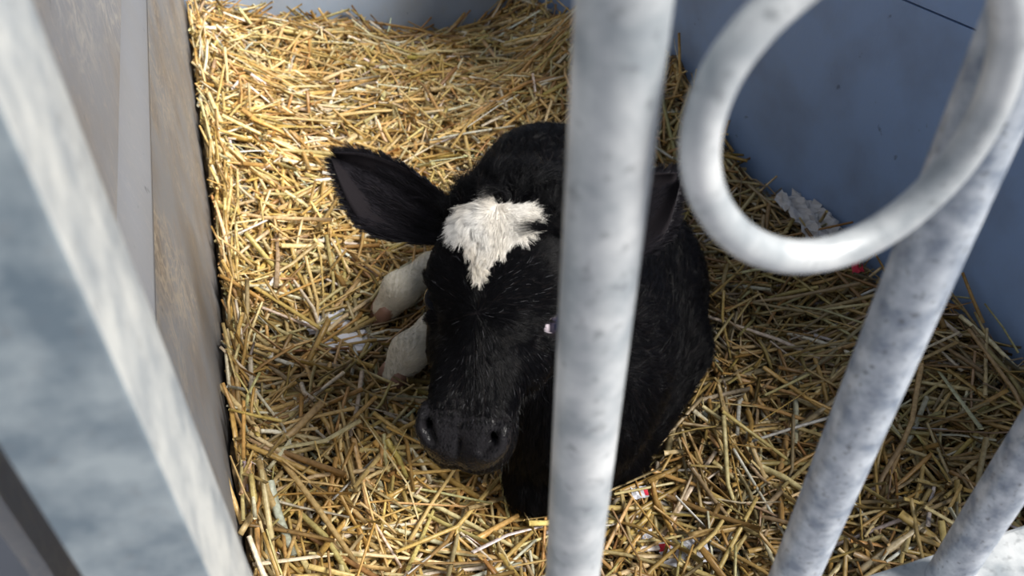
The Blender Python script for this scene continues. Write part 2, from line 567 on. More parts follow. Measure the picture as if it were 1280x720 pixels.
nb = H2W((0, -.10, -.10))
legs = {
    'upper': [at_z(600, 318, wz(-1.065)), at_z(540, 335, wz(-1.055)), at_z(500, 362, wz(-1.05)), at_z(483, 385, wz(-1.085))],
    'lower': [at_z(610, 385, wz(-1.065)), at_z(545, 410, wz(-1.055)), at_z(512, 440, wz(-1.055)), at_z(494, 470, wz(-1.085))],
}


def body_sdf(p, full=True):
    d = ell(p, (.085, .86, wz(-.95)), (.125, .15, .165))                          # chest
    d = smin(d, ell(p, (.115, 1.03, wz(-.965)), (.158, .21, .165)), .06)           # barrel
    d = smin(d, ell(p, (.070, 1.22, wz(-.955)), (.145, .160, .168)), .06)           # hips
    d = smin(d, ell(p, (.245, 1.12, wz(-1.02)), (.085, .15, .12)), .05)            # haunch
    d = smin(d, cone(p, (.27, .98, wz(-1.03)), (.16, .80, wz(-1.085)), .050, .036), .04)  # hind leg tucked forward
    d = smin(d, ell(p, (.155, .90, wz(-.96)), (.075, .10, .13)), .04)              # shoulder
    d = smin(d, cone(p, (.03, 1.20, wz(-.845)), (.055, .93, wz(-.80)), .062, .07), .06)   # spine to withers
    # neck
    d = smin(d, cone(p, (.07, .90, wz(-.86)), nb, .115, .072), .06)
    d = smin(d, cone(p, (.06, .83, wz(-.95)), H2W((0, -.02, -.13)), .115, .055), .06)
    # folded fore legs
    for (x0, kx) in ((.165, .090), (.05, .030)):
        d = smin(d, cone(p, (x0, .90, wz(-1.03)), (kx, .745, wz(-1.055)), .050, .038), .03)
        d = smin(d, cone(p, (kx, .745, wz(-1.065)), (kx + .045, .92, wz(-1.10)), .033, .026), .02)
    # feet on the left
    for k, L in legs.items():
        d = smin(d, cone(p, (.03, L[0][1] + .0, wz(-1.03)), L[0], .045, .030), .03)
        d = smin(d, cone(p, L[0], L[1], .029, .0255), .015)
        d = smin(d, cone(p, L[1], L[2], .0255, .0315), .02)
        d = smin(d, cone(p, L[2], L[3], .030, .0235), .012)
    return d


def calf_sdf(p):
    return smin(body_sdf(p), head_sdf(p), .025)


def grad(f, p, e=.0008):
    g_ = np.zeros_like(p)
    for i in range(3):
        o = np.zeros(3, np.float32); o[i] = e
        g_[:, i] = f(p + o) - f(p - o)
    return g_ / (np.linalg.norm(g_, axis=1, keepdims=True) + 1e-9)


def polygonise(f, lo, hi, h, B=10):
    lo = np.array(lo, np.float32)
    nb_ = np.ceil((np.array(hi) - lo) / (h * B)).astype(int)
    N = nb_ * B
    vol = np.ones(N, np.float32)
    I = np.stack(np.meshgrid(*[np.arange(k) for k in nb_], indexing='ij'), -1).reshape(-1, 3)
    cen = lo + (I * B + (B - 1) / 2) * h
    dc = f(cen.astype(np.float32))
    lim = B * h * 0.87 + 0.012
    L = np.stack(np.meshgrid(*[np.arange(B)] * 3, indexing='ij'), -1).reshape(-1, 3)
    v6 = vol.reshape(nb_[0], B, nb_[1], B, nb_[2], B)
    neg = I[dc < -lim]
    v6[neg[:, 0], :, neg[:, 1], :, neg[:, 2], :] = -1
    act = I[np.abs(dc) <= lim]
    for s in range(0, len(act), 600):
        a = act[s:s + 600]
        pts_ = (lo + (a[:, None, :] * B + L[None]) * h).astype(np.float32).reshape(-1, 3)
        d = f(pts_).reshape(len(a), B, B, B)
        v6[a[:, 0], :, a[:, 1], :, a[:, 2], :] = d
    ins = vol < 0
    n0, n1, n2 = N
    cnt = np.zeros((n0 - 1, n1 - 1, n2 - 1), np.int8)
    for i in (0, 1):
        for j in (0, 1):
            for k in (0, 1):
                cnt += ins[i:n0 - 1 + i, j:n1 - 1 + j, k:n2 - 1 + k]
    cells = np.argwhere((cnt > 0) & (cnt < 8))
    idx = -np.ones(cnt.shape, np.int32)
    idx[tuple(cells.T)] = np.arange(len(cells))
    acc = np.zeros((len(cells), 3), np.float32); num = np.zeros(len(cells), np.float32)
    cor = [(i, j, k) for i in (0, 1) for j in (0, 1) for k in (0, 1)]
    for a in cor:
        for ax_ in range(3):
            if a[ax_]:
                continue
            b = list(a); b[ax_] = 1
            va = vol[tuple((cells + a).T)]; vb = vol[tuple((cells + b).T)]
            m = (va < 0) != (vb < 0)
            t = np.where(m, va / np.where(m, va - vb, 1), 0)
            q = np.tile(np.array(a, np.float32), (len(cells), 1)); q[:, ax_] += t
            acc[m] += q[m]; num[m] += 1
    V = lo + (cells + acc / num[:, None]) * h
    Fc = []
    for ax_ in range(3):
        u, v = (ax_ + 1) % 3, (ax_ + 2) % 3
        s0 = [slice(1, -1)] * 3; s0[ax_] = slice(0, -1)
        s1 = [slice(1, -1)] * 3; s1[ax_] = slice(1, None)
        A = ins[tuple(s0)]; Bn = ins[tuple(s1)]
        e = np.argwhere(A != Bn)
        off = np.ones(3, int); off[ax_] = 0
        ii = e + off
        fl = A[tuple(e.T)]
        du = np.zeros(3, int); du[u] = 1; dv = np.zeros(3, int); dv[v] = 1
        c = [idx[tuple(x.T)] for x in (ii, ii - du, ii - du - dv, ii - dv)]
        q = np.stack(c, 1)
        q[~fl] = q[~fl][:, ::-1]
        Fc.append(q)
    return V.astype(np.float32), np.concatenate(Fc)


V, Q = polygonise(calf_sdf, (-.34, .50, .06), (.38, 1.45, .84), .003)
for _ in range(2):
    d_ = calf_sdf(V); G = grad(calf_sdf, V)
    V = V - G * np.clip(d_, -.003, .003)[:, None]
G = grad(calf_sdf, V)
print('calf verts', len(V), 'quads', len(Q))


def fast_mesh(name, V, Q, mat, parent=None, smooth=True):
    me = bpy.data.meshes.new(name)
    me.vertices.add(len(V)); me.vertices.foreach_set('co', np.asarray(V, np.float32).ravel())
    k = Q.shape[1]
    me.loops.add(Q.size); me.loops.foreach_set('vertex_index', Q.astype(np.int32).ravel())
    me.polygons.add(len(Q)); me.polygons.foreach_set('loop_start', np.arange(len(Q), dtype=np.int32) * k)
    me.update(calc_edges=True); me.validate()
    if smooth:
        me.polygons.foreach_set('use_smooth', np.ones(len(me.polygons), bool))
    me.materials.append(mat)
    return link(bpy.data.objects.new(name, me), parent)


def set_col(me, cols, name='tint'):
    a = me.attributes.new(name, 'FLOAT_COLOR', 'POINT')
    c = np.ones((len(cols), 4), np.float32); c[:, :3] = cols
    a.data.foreach_set('color', c.ravel())


# heart blaze outline in head coordinates
heart_px = [(556, 285), (556, 264), (566, 247), (585, 241), (598, 244), (612, 229), (627, 247), (645, 249), (660, 250), (671, 246),
            (682, 258), (679, 276), (664, 294), (645, 305), (628, 322), (616, 338), (605, 354), (595, 337), (587, 314), (575, 294)]


def px2head(x, y):
    dx, dy = (x - 607) / F * HD, (y - 378) / F * HD
    hx = dx * math.cos(lean) + dy * math.sin(lean)
    hy = -dx * math.sin(lean) + dy * math.cos(lean)
    return (hx / math.cos(yaw), hy)


heart = np.array([px2head(*q) for q in heart_px])
hcn = heart.mean(0)
heart = hcn + (heart - hcn) * np.array([.86, .90]) + np.array([-.005, .003])


def in_poly(x, y, P):
    r = np.zeros(x.shape, bool)
    n = len(P)
    for i in range(n):
        (x1, y1), (x2, y2) = P[i - 1], P[i]
        c = ((y1 > y) != (y2 > y)) & (x < (x2 - x1) * (y - y1) / (y2 - y1 + 1e-12) + x1)
        r ^= c
    return r


def vnoise(p, s, seed=0):
    """cheap smooth pseudo-noise, vector valued"""
    r = np.random.default_rng(seed)
    out = np.zeros_like(p)
    for k in range(4):
        K = r.normal(size=(3, 3)) * s * (1 + .6 * k)
        ph = r.uniform(0, 6.28, 3)
        out += np.sin(p @ K.T + ph) / (1 + .3 * k)
    return out * .5


def heart_mask(p):
    h = W2H(p)
    j = vnoise(p, 160, 3) * .0016
    yy = h[:, 1]
    # measured on the skull at the poll side the surface curves away: use front facing part only
    return in_poly(h[:, 0] + j[:, 0], yy + j[:, 1], heart) & (h[:, 2] > -.07)


def sock_mask(p):
    m = np.zeros(len(p), bool)
    for L in legs.values():
        for a, b in zip(L[:-1], L[1:]):
            m |= cone(p, a, b, .043, .043) < 0
    return m


calf = empty('calf', (.10, 1.0, .10))
tag(calf, 'young black calf with a white heart on its forehead, lying curled in the straw', 'calf')
calf.location = (0, 0, 0)
body = fast_mesh('body', V, Q, M_skin, calf)
hV = W2H(V)
cols = np.tile(np.array([.010, .009, .010], np.float32), (len(V), 1))
wet = np.zeros(len(V), np.float32)
nm = (hV[:, 1] > .122) & (hV[:, 2] > -.034) & (np.abs(hV[:, 0]) < .06) & (V[:, 2] > .3)
cols[nm] = (.014, .013, .015); wet[nm] = 1
hm = heart_mask(V); cols[hm] = (.62, .56, .54)
sm = sock_mask(V) & (V[:, 2] < .25)
cols[sm] = (.60, .56, .49)
set_col(body.data, cols)
a = body.data.attributes.new('wet', 'FLOAT', 'POINT'); a.data.foreach_set('value', wet)


# ------------------------------------------------------------------ hair
def make_hair(name, root, nrm, direc, length, lift, colour, radius, parent, npt=5, curl=.25, clump=.012, sag=.0, cs=1.0):
    n = len(root)
    root = root.astype(np.float32)
    d = direc - nrm * np.sum(direc * nrm, axis=1, keepdims=True)
    d /= np.linalg.norm(d, axis=1, keepdims=True) + 1e-9
    lift = np.broadcast_to(np.asarray(lift, np.float32), (n,))[:, None]
    base = d * (1 - lift) + nrm * lift
    base /= np.linalg.norm(base, axis=1, keepdims=True)
    cell = np.floor(root / clump).astype(np.int64)
    hsh = (cell[:, 0] * 73856093) ^ (cell[:, 1] * 19349663) ^ (cell[:, 2] * 83492791)
    u, inv = np.unique(hsh, return_inverse=True)
    cv = rng.normal(size=(len(u), 3))[inv]
    cv -= nrm * np.sum(cv * nrm, axis=1, keepdims=True)
    ccen = (cell + .5) * clump
    sv = rng.normal(size=(n, 3)) * .35
    length = np.broadcast_to(np.asarray(length, np.float32), (n,))[:, None] * rng.uniform(.7, 1.2, (n, 1))
    curl = np.broadcast_to(np.asarray(curl, np.float32), (n,))[:, None]
    P = np.zeros((n, npt, 3), np.float32)
    for i in range(npt):
        t = i / (npt - 1)
        off = base * t + (cv + sv) * curl * t ** 1.6 - nrm * lift * .55 * t * t
        pull = (ccen - root) * .45 * t * cs
        pull -= nrm * np.sum(pull * nrm, axis=1, keepdims=True)
        P[:, i] = root + length * off + pull
        P[:, i, 2] -= (length[:, 0] * sag * t * t)
    hc = bpy.data.hair_curves.new(name)
    hc.add_curves([npt] * n)
    hc.position_data.foreach_set('vector', P.ravel())
    ra = hc.attributes.get('radius') or hc.attributes.new('radius', 'FLOAT', 'POINT')
    rad = np.broadcast_to(np.asarray(radius, np.float32), (n,))[:, None] * np.linspace(1, .25, npt)[None]
    ra.data.foreach_set('value', rad.astype(np.float32).ravel())
    ca = hc.attributes.new('tint', 'FLOAT_COLOR', 'CURVE')
    c = np.ones((n, 4), np.float32); c[:, :3] = colour
    ca.data.foreach_set('color', c.ravel())
    hc.materials.append(M_fur)
    return link(bpy.data.objects.new(name, hc), parent)


# sample roots on the body quads by area
P0, P1, P2 = V[Q[:, 0]], V[Q[:, 1]], V[Q[:, 2]]
area = np.linalg.norm(np.cross(P1 - P0, P2 - P0), axis=1)
qc = (P0 + P2) / 2
dens = np.ones(len(Q))
hq = W2H(qc)
is_head = (hq[:, 1] > -.17) & (hq[:, 2] > -.14) & (np.abs(hq[:, 0]) < .10) & (hq[:, 2] < .05) & (qc[:, 2] > .28)
dens[is_head] = 3.2
dens[heart_mask(qc) & is_head] = 14.0
dens[qc[:, 2] < .09] = .25
w = area * dens; w /= w.sum()
NS = 380000
pick = rng.choice(len(Q), NS, p=w)
uu, vv = rng.random((2, NS, 1)).astype(np.float32)
root = V[Q[pick, 0]] * (1 - uu) * (1 - vv) + V[Q[pick, 1]] * uu * (1 - vv) + V[Q[pick, 2]] * uu * vv + V[Q[pick, 3]] * (1 - uu) * vv
nrm = G[Q[pick, 0]]
h = W2H(root)
ihd = is_head[pick]
# direction field
W0 = np.array(px2head(597, 392)); HC = np.array(px2head(614, 272))
dh = np.zeros((NS, 3), np.float32)
dh[:, 0] = h[:, 0] - W0[0]; dh[:, 1] = h[:, 1] - W0[1]
dh[:, :2] /= np.linalg.norm(dh[:, :2], axis=1, keepdims=True) + 1e-6
dh[:, 2] = -.4
dirw = dh @ RH.T
hm = heart_mask(root) & ihd
dq = np.zeros((NS, 3), np.float32)
dq[:, 0] = h[:, 0] - HC[0]; dq[:, 1] = (h[:, 1] - HC[1]) * .8 + .012
sw = .5
dq = np.stack([dq[:, 0] - sw * dq[:, 1] * np.sign(dq[:, 0]), dq[:, 1] + sw * .3 * np.abs(dq[:, 0]), dq[:, 2]], 1)
dq[:, :2] /= np.linalg.norm(dq[:, :2], axis=1, keepdims=True) + 1e-6
dirq = (dq @ RH.T).astype(np.float32)
db = np.tile(np.array([.12, .75, -.45], np.float32), (NS, 1)) + vnoise(root, 9, 5) * .55 + vnoise(root, 28, 6) * .3
neck = (~ihd) & (root[:, 2] > .42)
# front of the chest: hair falls down
ch = np.clip((.86 - root[:, 1]) / .12, 0, 1)[:, None]
db = db * (1 - ch) + (np.array([.1, .1, -1.0], np.float32) + vnoise(root, 20, 8) * .4) * ch
direc = np.where(ihd[:, None], dirw, db)
direc = np.where(hm[:, None], dirq, direc) + vnoise(root, 60, 9) * np.where(hm, .45, .16)[:, None]
length = np.where(ihd, .011, .021)
poll = ihd & (h[:, 1] < -.085)
length[poll] = .022
length[ihd & (h[:, 1] > .10)] = .0055
length[hm] = .0125
curl = np.where(ihd, .12, .30); curl[poll] = .75; curl[hm] = .30
lift = np.where(ihd, .16, .22); lift[poll] = .45; lift[hm] = .27
sk = sock_mask(root) & (root[:, 2] < .25)
length[sk] = .006; curl[sk] = .1
keep = np.ones(NS, bool)
keep[(h[:, 2] > -.030) & ihd & (rng.random(NS) > np.clip((.142 - h[:, 1]) / .030, .06, 1))] = False
# no hair in the eye openings
for sx in (-1, 1):
    keep &= np.linalg.norm(h - np.array([sx * .074, .001, -.044], np.float32), axis=1) > .0215
length[(h[:, 1] > .118) & ihd] = .0035
length[(h[:, 1] > .118) & ihd & (h[:, 2] < -.05)] = .004
tipp = root + direc / (np.linalg.norm(direc, axis=1, keepdims=True) + 1e-6) * length[:, None]
length[ihd & ~hm & heart_mask(tipp.astype(np.float32))] = .003
tip2 = root + direc / (np.linalg.norm(direc, axis=1, keepdims=True) + 1e-6) * .008
length[ihd & ~hm & heart_mask(tip2.astype(np.float32))] = .003
nearh = ihd & ~hm & heart_mask((HO + (root - HO) * np.float32(1) + (H2W((*hcn, 0)) - root) * .16).astype(np.float32))
length[nearh] = np.minimum(length[nearh], .010); curl[nearh] = .2
shade = rng.uniform(.5, 1.5, (NS, 1))
colb = np.array([.0036, .0036, .0046]) * shade
brown = rng.random(NS) < .02
colb[brown] = np.array([.020, .015, .014])
grey = ihd & (rng.random(NS) < .012) & (h[:, 1] > -.05)
colb[grey] = np.array([.10, .10, .11])
colw = np.array([.90, .885, .86]) * rng.uniform(.82, 1.08, (NS, 1))
cream = vnoise(root, 55, 12)[:, :1] * .5 + .5
colw = colw * (1 - np.clip(cream, 0, 1) * np.array([.0, .05, .13]))
cols_ = np.array([.66, .62, .52]) * rng.uniform(.75, 1.1, (NS, 1))


def sub(m, name, col, rad, cl=.010, npt=5, parent=calf, cs=1.0):
    return make_hair(name, root[m], nrm[m], direc[m].astype(np.float32), length[m], lift[m], col[m], rad, parent, npt, curl[m], cl, .06, cs)


sub(keep & ~hm & ~sk, 'coat', colb, .00024)
bl = sub(keep & hm, 'forehead_blaze', colw, .00020, .006, 7, calf, .6)
tag(bl, 'white heart-shaped patch of tousled hair')
so = sub(keep & sk, 'sock', cols_, .00028)
tag(so, 'short white hair on the lower legs')


# ears -------------------------------------------------------------
def make_ear(sx):
    A, Bn = 26, 16
    base = np.array([.062 * sx, -.088, -.070])
    tip = np.array([-.243, -.152, -.085]) if sx < 0 else np.array([.175, -.195, -.10])
    ax = tip - base; Ln = np.linalg.norm(ax); ax /= Ln
    zf = np.array([0, 0, 1.0]) - ax * ax[2]; zf /= np.linalg.norm(zf)         # opening faces forward
    side = np.cross(zf, ax); side *= np.sign(side[1])                          # towards the nose
    vs = []
    up_w = [.014, .020, .025, .029, .031, .030, .026, .018, .004]
    lo_w = [.020, .034, .044, .053, .057, .054, .042, .024, .004]
    for layer in (0, 1):
        for i in range(A):
            t = i / (A - 1)
            wu = np.interp(t, np.linspace(0, 1, 9), up_w); wl_ = np.interp(t, np.linspace(0, 1, 9), lo_w)
            for j in range(Bn):
                s = -1 + 2 * j / (Bn - 1)
                wdt = wl_ if s > 0 else wu
                cup = (s * s) * .020 * (1 - .35 * t) + .004 * math.sin(3 * math.pi * s) * (1 - t)
                bend = -.012 * math.sin(math.pi * t)
                p = base + ax * Ln * t + side * s * wdt + zf * (cup + bend - .020 * (1 - t) ** 2 - layer * .0035)
                vs.append(H2W(p))
    fs = []
    for layer in (0, 1):
        o = layer * A * Bn
        for i in range(A - 1):
            for j in range(Bn - 1):
                q = (o + i * Bn + j, o + i * Bn + j + 1, o + (i + 1) * Bn + j + 1, o + (i + 1) * Bn + j)
                fs.append(q if layer else q[::-1])
    o = A * Bn
    for i in range(A - 1):
        fs.append((i * Bn, o + i * Bn, o + (i + 1) * Bn, (i + 1) * Bn))
        j = Bn - 1
        fs.append((i * Bn + j, (i + 1) * Bn + j, o + (i + 1) * Bn + j, o + i * Bn + j))
    for j in range(Bn - 1):
        i = A - 1
        fs.append((i * Bn + j, i * Bn + j + 1, o + i * Bn + j + 1, o + i * Bn + j)[::-1])
    ear = mesh_obj('ear', vs, fs, M_ear, calf, True)
    # hair on the ear
    va = np.array(vs).reshape(2, A, Bn, 3)
    R, Nn, Dd, Ll, Lf = [], [], [], [], []
    axw = RH @ ax; sw_ = RH @ side; zw = RH @ zf
    n = 16000
    for k in range(n):
        layer = random.random() < .5
        t = random.random() ** .8; s = random.random()
        edge = random.random() < .33
        if edge:
            s = random.choice((0.0, 1.0)) if random.random() < .8 else s
        i = t * (A - 1.001); j = s * (Bn - 1.001)
        i0, j0 = int(i), int(j); fi, fj = i - i0, j - j0
        g0 = va[1 if layer else 0]
        p = (g0[i0, j0] * (1 - fi) * (1 - fj) + g0[i0 + 1, j0] * fi * (1 - fj) + g0[i0, j0 + 1] * (1 - fi) * fj + g0[i0 + 1, j0 + 1] * fi * fj)
        nn = -zw if layer else zw
        out = (s - .5) * 2
        dd = axw * .85 + sw_ * out * (1.0 if edge else .25)
        if edge:
            nn = nn * .4 + sw_ * out * .6; nn = nn / np.linalg.norm(nn)
        R.append(p); Nn.append(nn); Dd.append(dd)
        L0 = .018 if edge else (.012 if layer else (.017 + .008 * max(0, s - .3) + .006 * (s < .25)))
        Ll.append(L0 * (1 - .35 * t)); Lf.append(.24 if not edge else .08)
    col = np.array([.013, .012, .015]) * np.random.default_rng(3).uniform(.5, 1.7, (n, 1))
    make_hair('ear_hair', np.array(R, np.float32), np.array(Nn, np.float32), np.array(Dd, np.float32), np.array(Ll), np.array(Lf), col, .00026, ear, 5, .14, .007)
    return ear


make_ear(-1)
make_ear(1)

# eyes -------------------------------------------------------------
for sx in (-1, 1):
    bm = bmesh.new()
    bmesh.ops.create_uvsphere(bm, u_segments=40, v_segments=28, radius=.0190)
    me = bpy.data.meshes.new('eye'); bm.to_mesh(me); bm.free()
    me.polygons.foreach_set('use_smooth', [True] * len(me.polygons))
    eye = link(bpy.data.objects.new('eye', me), calf)
    c = H2W((sx * .0630, .001, -.0445))
    # look direction: outward, forward, a little down
    look = RH @ np.array([sx * .95, .10 if sx < 0 else .05, .28]); look /= np.linalg.norm(look)
    if sx > 0:
        look = RH @ np.array([.88, .15, .33]); look /= np.linalg.norm(look)
    vv_ = np.array([v.co[:] for v in me.vertices]) / .0190
    dt = vv_ @ look
    cc = np.tile(np.array([.78, .68, .74]), (len(vv_), 1))
    cc[dt > .66] = (.035, .03, .045); cc[dt > .86] = (.006, .008, .02)
    if sx < 0:
        cc[:] = (.006, .007, .012)
    set_col(me, cc)
    me.materials.append(M_eye)
    eye.location = c
    # lashes
    n = 46
    tt_ = np.linspace(0, 1, n)
    R = np.array([H2W((sx * (.0750 + .0035 * math.sin(math.pi * t)), -.019 + .006 * math.sin(math.pi * t) , -.028 - .032 * t)) for t in tt_], np.float32)
    Nn = np.tile(RH @ np.array([sx, 0, 0.0]), (n, 1)).astype(np.float32)
    Dd = np.tile(RH @ np.array([sx * .3, -.5, .35]), (n, 1)).astype(np.float32)
    make_hair('eyelash', R, Nn, Dd, .019, .55, np.tile([.008, .008, .008], (n, 1)), .00035, calf, 6, .08, .05, .0, 0)

# whiskers
n = 60
R, Nn, Dd = [], [], []
for k in range(n):
    sx = random.choice((-1, 1))
    p = H2W((sx * random.uniform(.012, .056), random.uniform(.085, .178), -.055 + random.uniform(-.03, .02)))[None].astype(np.float32)
    for _ in range(5):
        p = p - grad(calf_sdf, p) * calf_sdf(p)[:, None]
    R.append(p[0]); Nn.append(grad(calf_sdf, p)[0]); Dd.append(RH @ np.array([sx * .6, 1.0, -.1]))
make_hair('whisker', np.array(R), np.array(Nn, np.float32), np.array(Dd, np.float32), .016, .6, np.where(rng.random((n, 1)) < .22, .35, .02) * np.ones((n, 3)), .00022, calf, 5, .1, .05, .1, 0)

# hooves: two claws on each visible foot
for L in legs.values():
    a, b = L[2], L[3]
    dr = (b - a); dr /= np.linalg.norm(dr)
    sd_ = np.cross(dr, [0, 0, 1]); sd_ /= np.linalg.norm(sd_)
    for s in (-1, 1):
        pth = [b + sd_ * s * .0115 - dr * .006 + dr * t * .046 + np.array([0, 0, .010 - .008 * t]) for t in np.linspace(0, 1, 7)]
        vs, fs = tube_data(pth, [.0135, .0155, .016, .0155, .014, .010, .004], 16)
        mesh_obj('hoof', vs, fs, M_hoof, calf, True)

# ------------------------------------------------------------------ bedding height field
ctrl = []
for (x, y) in [(229, 2), (236, 75), (247, 170), (262, 280), (270, 370), (272, 470), (277, 560), (297, 650)]:
    ctrl.append(at_plane(x, y, Lp, N_l))
for (x, y) in [(245, 4), (330, 18), (410, 24), (500, 40), (560, 38), (612, 34), (645, -25), (700, -60)]:
    ctrl.append(at_plane(x, y, Bp, D_l))
for (x, y) in [(800, -20), (850, 45), (872, 105), (905, 165), (945, 215), (985, 240), (1060, 292), (1110, 345), (1200, 375), (1245, 400), (1280, 440)]:
    ctrl.append(at_plane(x, y, Rp, N_r))
for (x, y, z) in [(400, 100, -1.12), (600, 80, -1.12), (420, 400, -1.105), (350, 250, -1.06), (450, 200, -1.12), (330, 500, -1.04), (400, 650, -1.06),
                  (600, 650, -1.09), (850, 680, -1.10), (1000, 400, -1.10), (1000, 560, -1.10), (1150, 520, -1.05), (1200, 650, -1.03),
                  (700, 400, -1.12), (720, 250, -1.12), (620, 500, -1.12), (800, 120, -1.06), (500, 420, -1.11), (900, 300, -1.12)]:
    ctrl.append(at_z(x, y, wz(z)))
ctrl = np.array(ctrl)
ctrl[:, 2] -= .012
for c in ctrl:
    print('ctrl', np.round(c, 3))


def bed_z(x, y):
    d2 = (x[..., None] - ctrl[:, 0]) ** 2 + (y[..., None] - ctrl[:, 1]) ** 2
    w_ = 1 / (d2 + .0016) ** 1.6
    z = (w_ * ctrl[:, 2]).sum(-1) / w_.sum(-1)
    z = z + .008 * np.sin(x * 23 + 2 * np.sin(y * 13)) * np.sin(y * 19 + 1.3) + .004 * np.sin(x * 61 + y * 37)
    return z


bed = None
# pen outline in plan
FL = FP + D_f * (np.dot(Lp - FP, D_f) / 1.0)
FL = Lp - D_l * np.dot(Lp - FP, D_l)
A_ = np.array([[D_r[0], -D_f[0]], [D_r[1], -D_f[1]]])
tq = np.linalg.solve(A_, (FP - Rp)[:2])
FR = Rp + D_r * tq[0]
FLi = FL + FN * .05 + D_f * .004; FRi = FR + FN * .05 - D_f * .004
nu, nv = 90, 130
gv = []
for i in range(nv):
    t = i / (nv - 1)
    a = FLi + (Bp - FLi) * t; b = FRi + (RB - FRi) * t
    for j in range(nu):
        s = j / (nu - 1)
        gv.append(a + (b - a) * s)
gv = np.array(gv)
zz = bed_z(gv[:, 0], gv[:, 1]) - .018
gv[:, 2] = zz
gq = np.array([(i * nu + j, i * nu + j + 1, (i + 1) * nu + j + 1, (i + 1) * nu + j) for i in range(nv - 1) for j in range(nu - 1)])
# skirt down to the floor so the litter is a solid layer
per = [j for j in range(nu)] + [i * nu + nu - 1 for i in range(1, nv)] + [(nv - 1) * nu + j for j in range(nu - 2, -1, -1)] + [i * nu for i in range(nv - 2, 0, -1)]
ga = gv[per].copy(); ga[:, 2] = 0.001
base_i = len(gv)
gv = np.concatenate([gv, ga])
m_ = len(per)
gq = np.concatenate([gq, np.array([(per[k], base_i + k, base_i + (k + 1) % m_, per[(k + 1) % m_]) for k in range(m_)])])
litter = fast_mesh('trodden_litter', gv, gq, M_litter, bpy.data.objects['floor'])
litter['kind'] = 'stuff'

# ------------------------------------------------------------------ straw
PAL = np.array([(.62, .40, .13), (.70, .50, .20), (.80, .64, .34), (.52, .31, .09), (.36, .21, .07), (.84, .76, .56), (.58, .45, .19), (.45, .33, .18), (.87, .83, .74)])
PW_L = np.array([.22, .22, .19, .11, .06, .09, .05, .02, .04])
PW_R = np.array([.15, .17, .14, .14, .11, .06, .09, .11, .03])


def inside(p, mrg):
    return ((p - Lp) @ N_l > mrg) & ((p - Bp) @ D_l < -mrg) & ((p - Rp) @ N_r < -mrg) & ((p - FP) @ FN > .03)


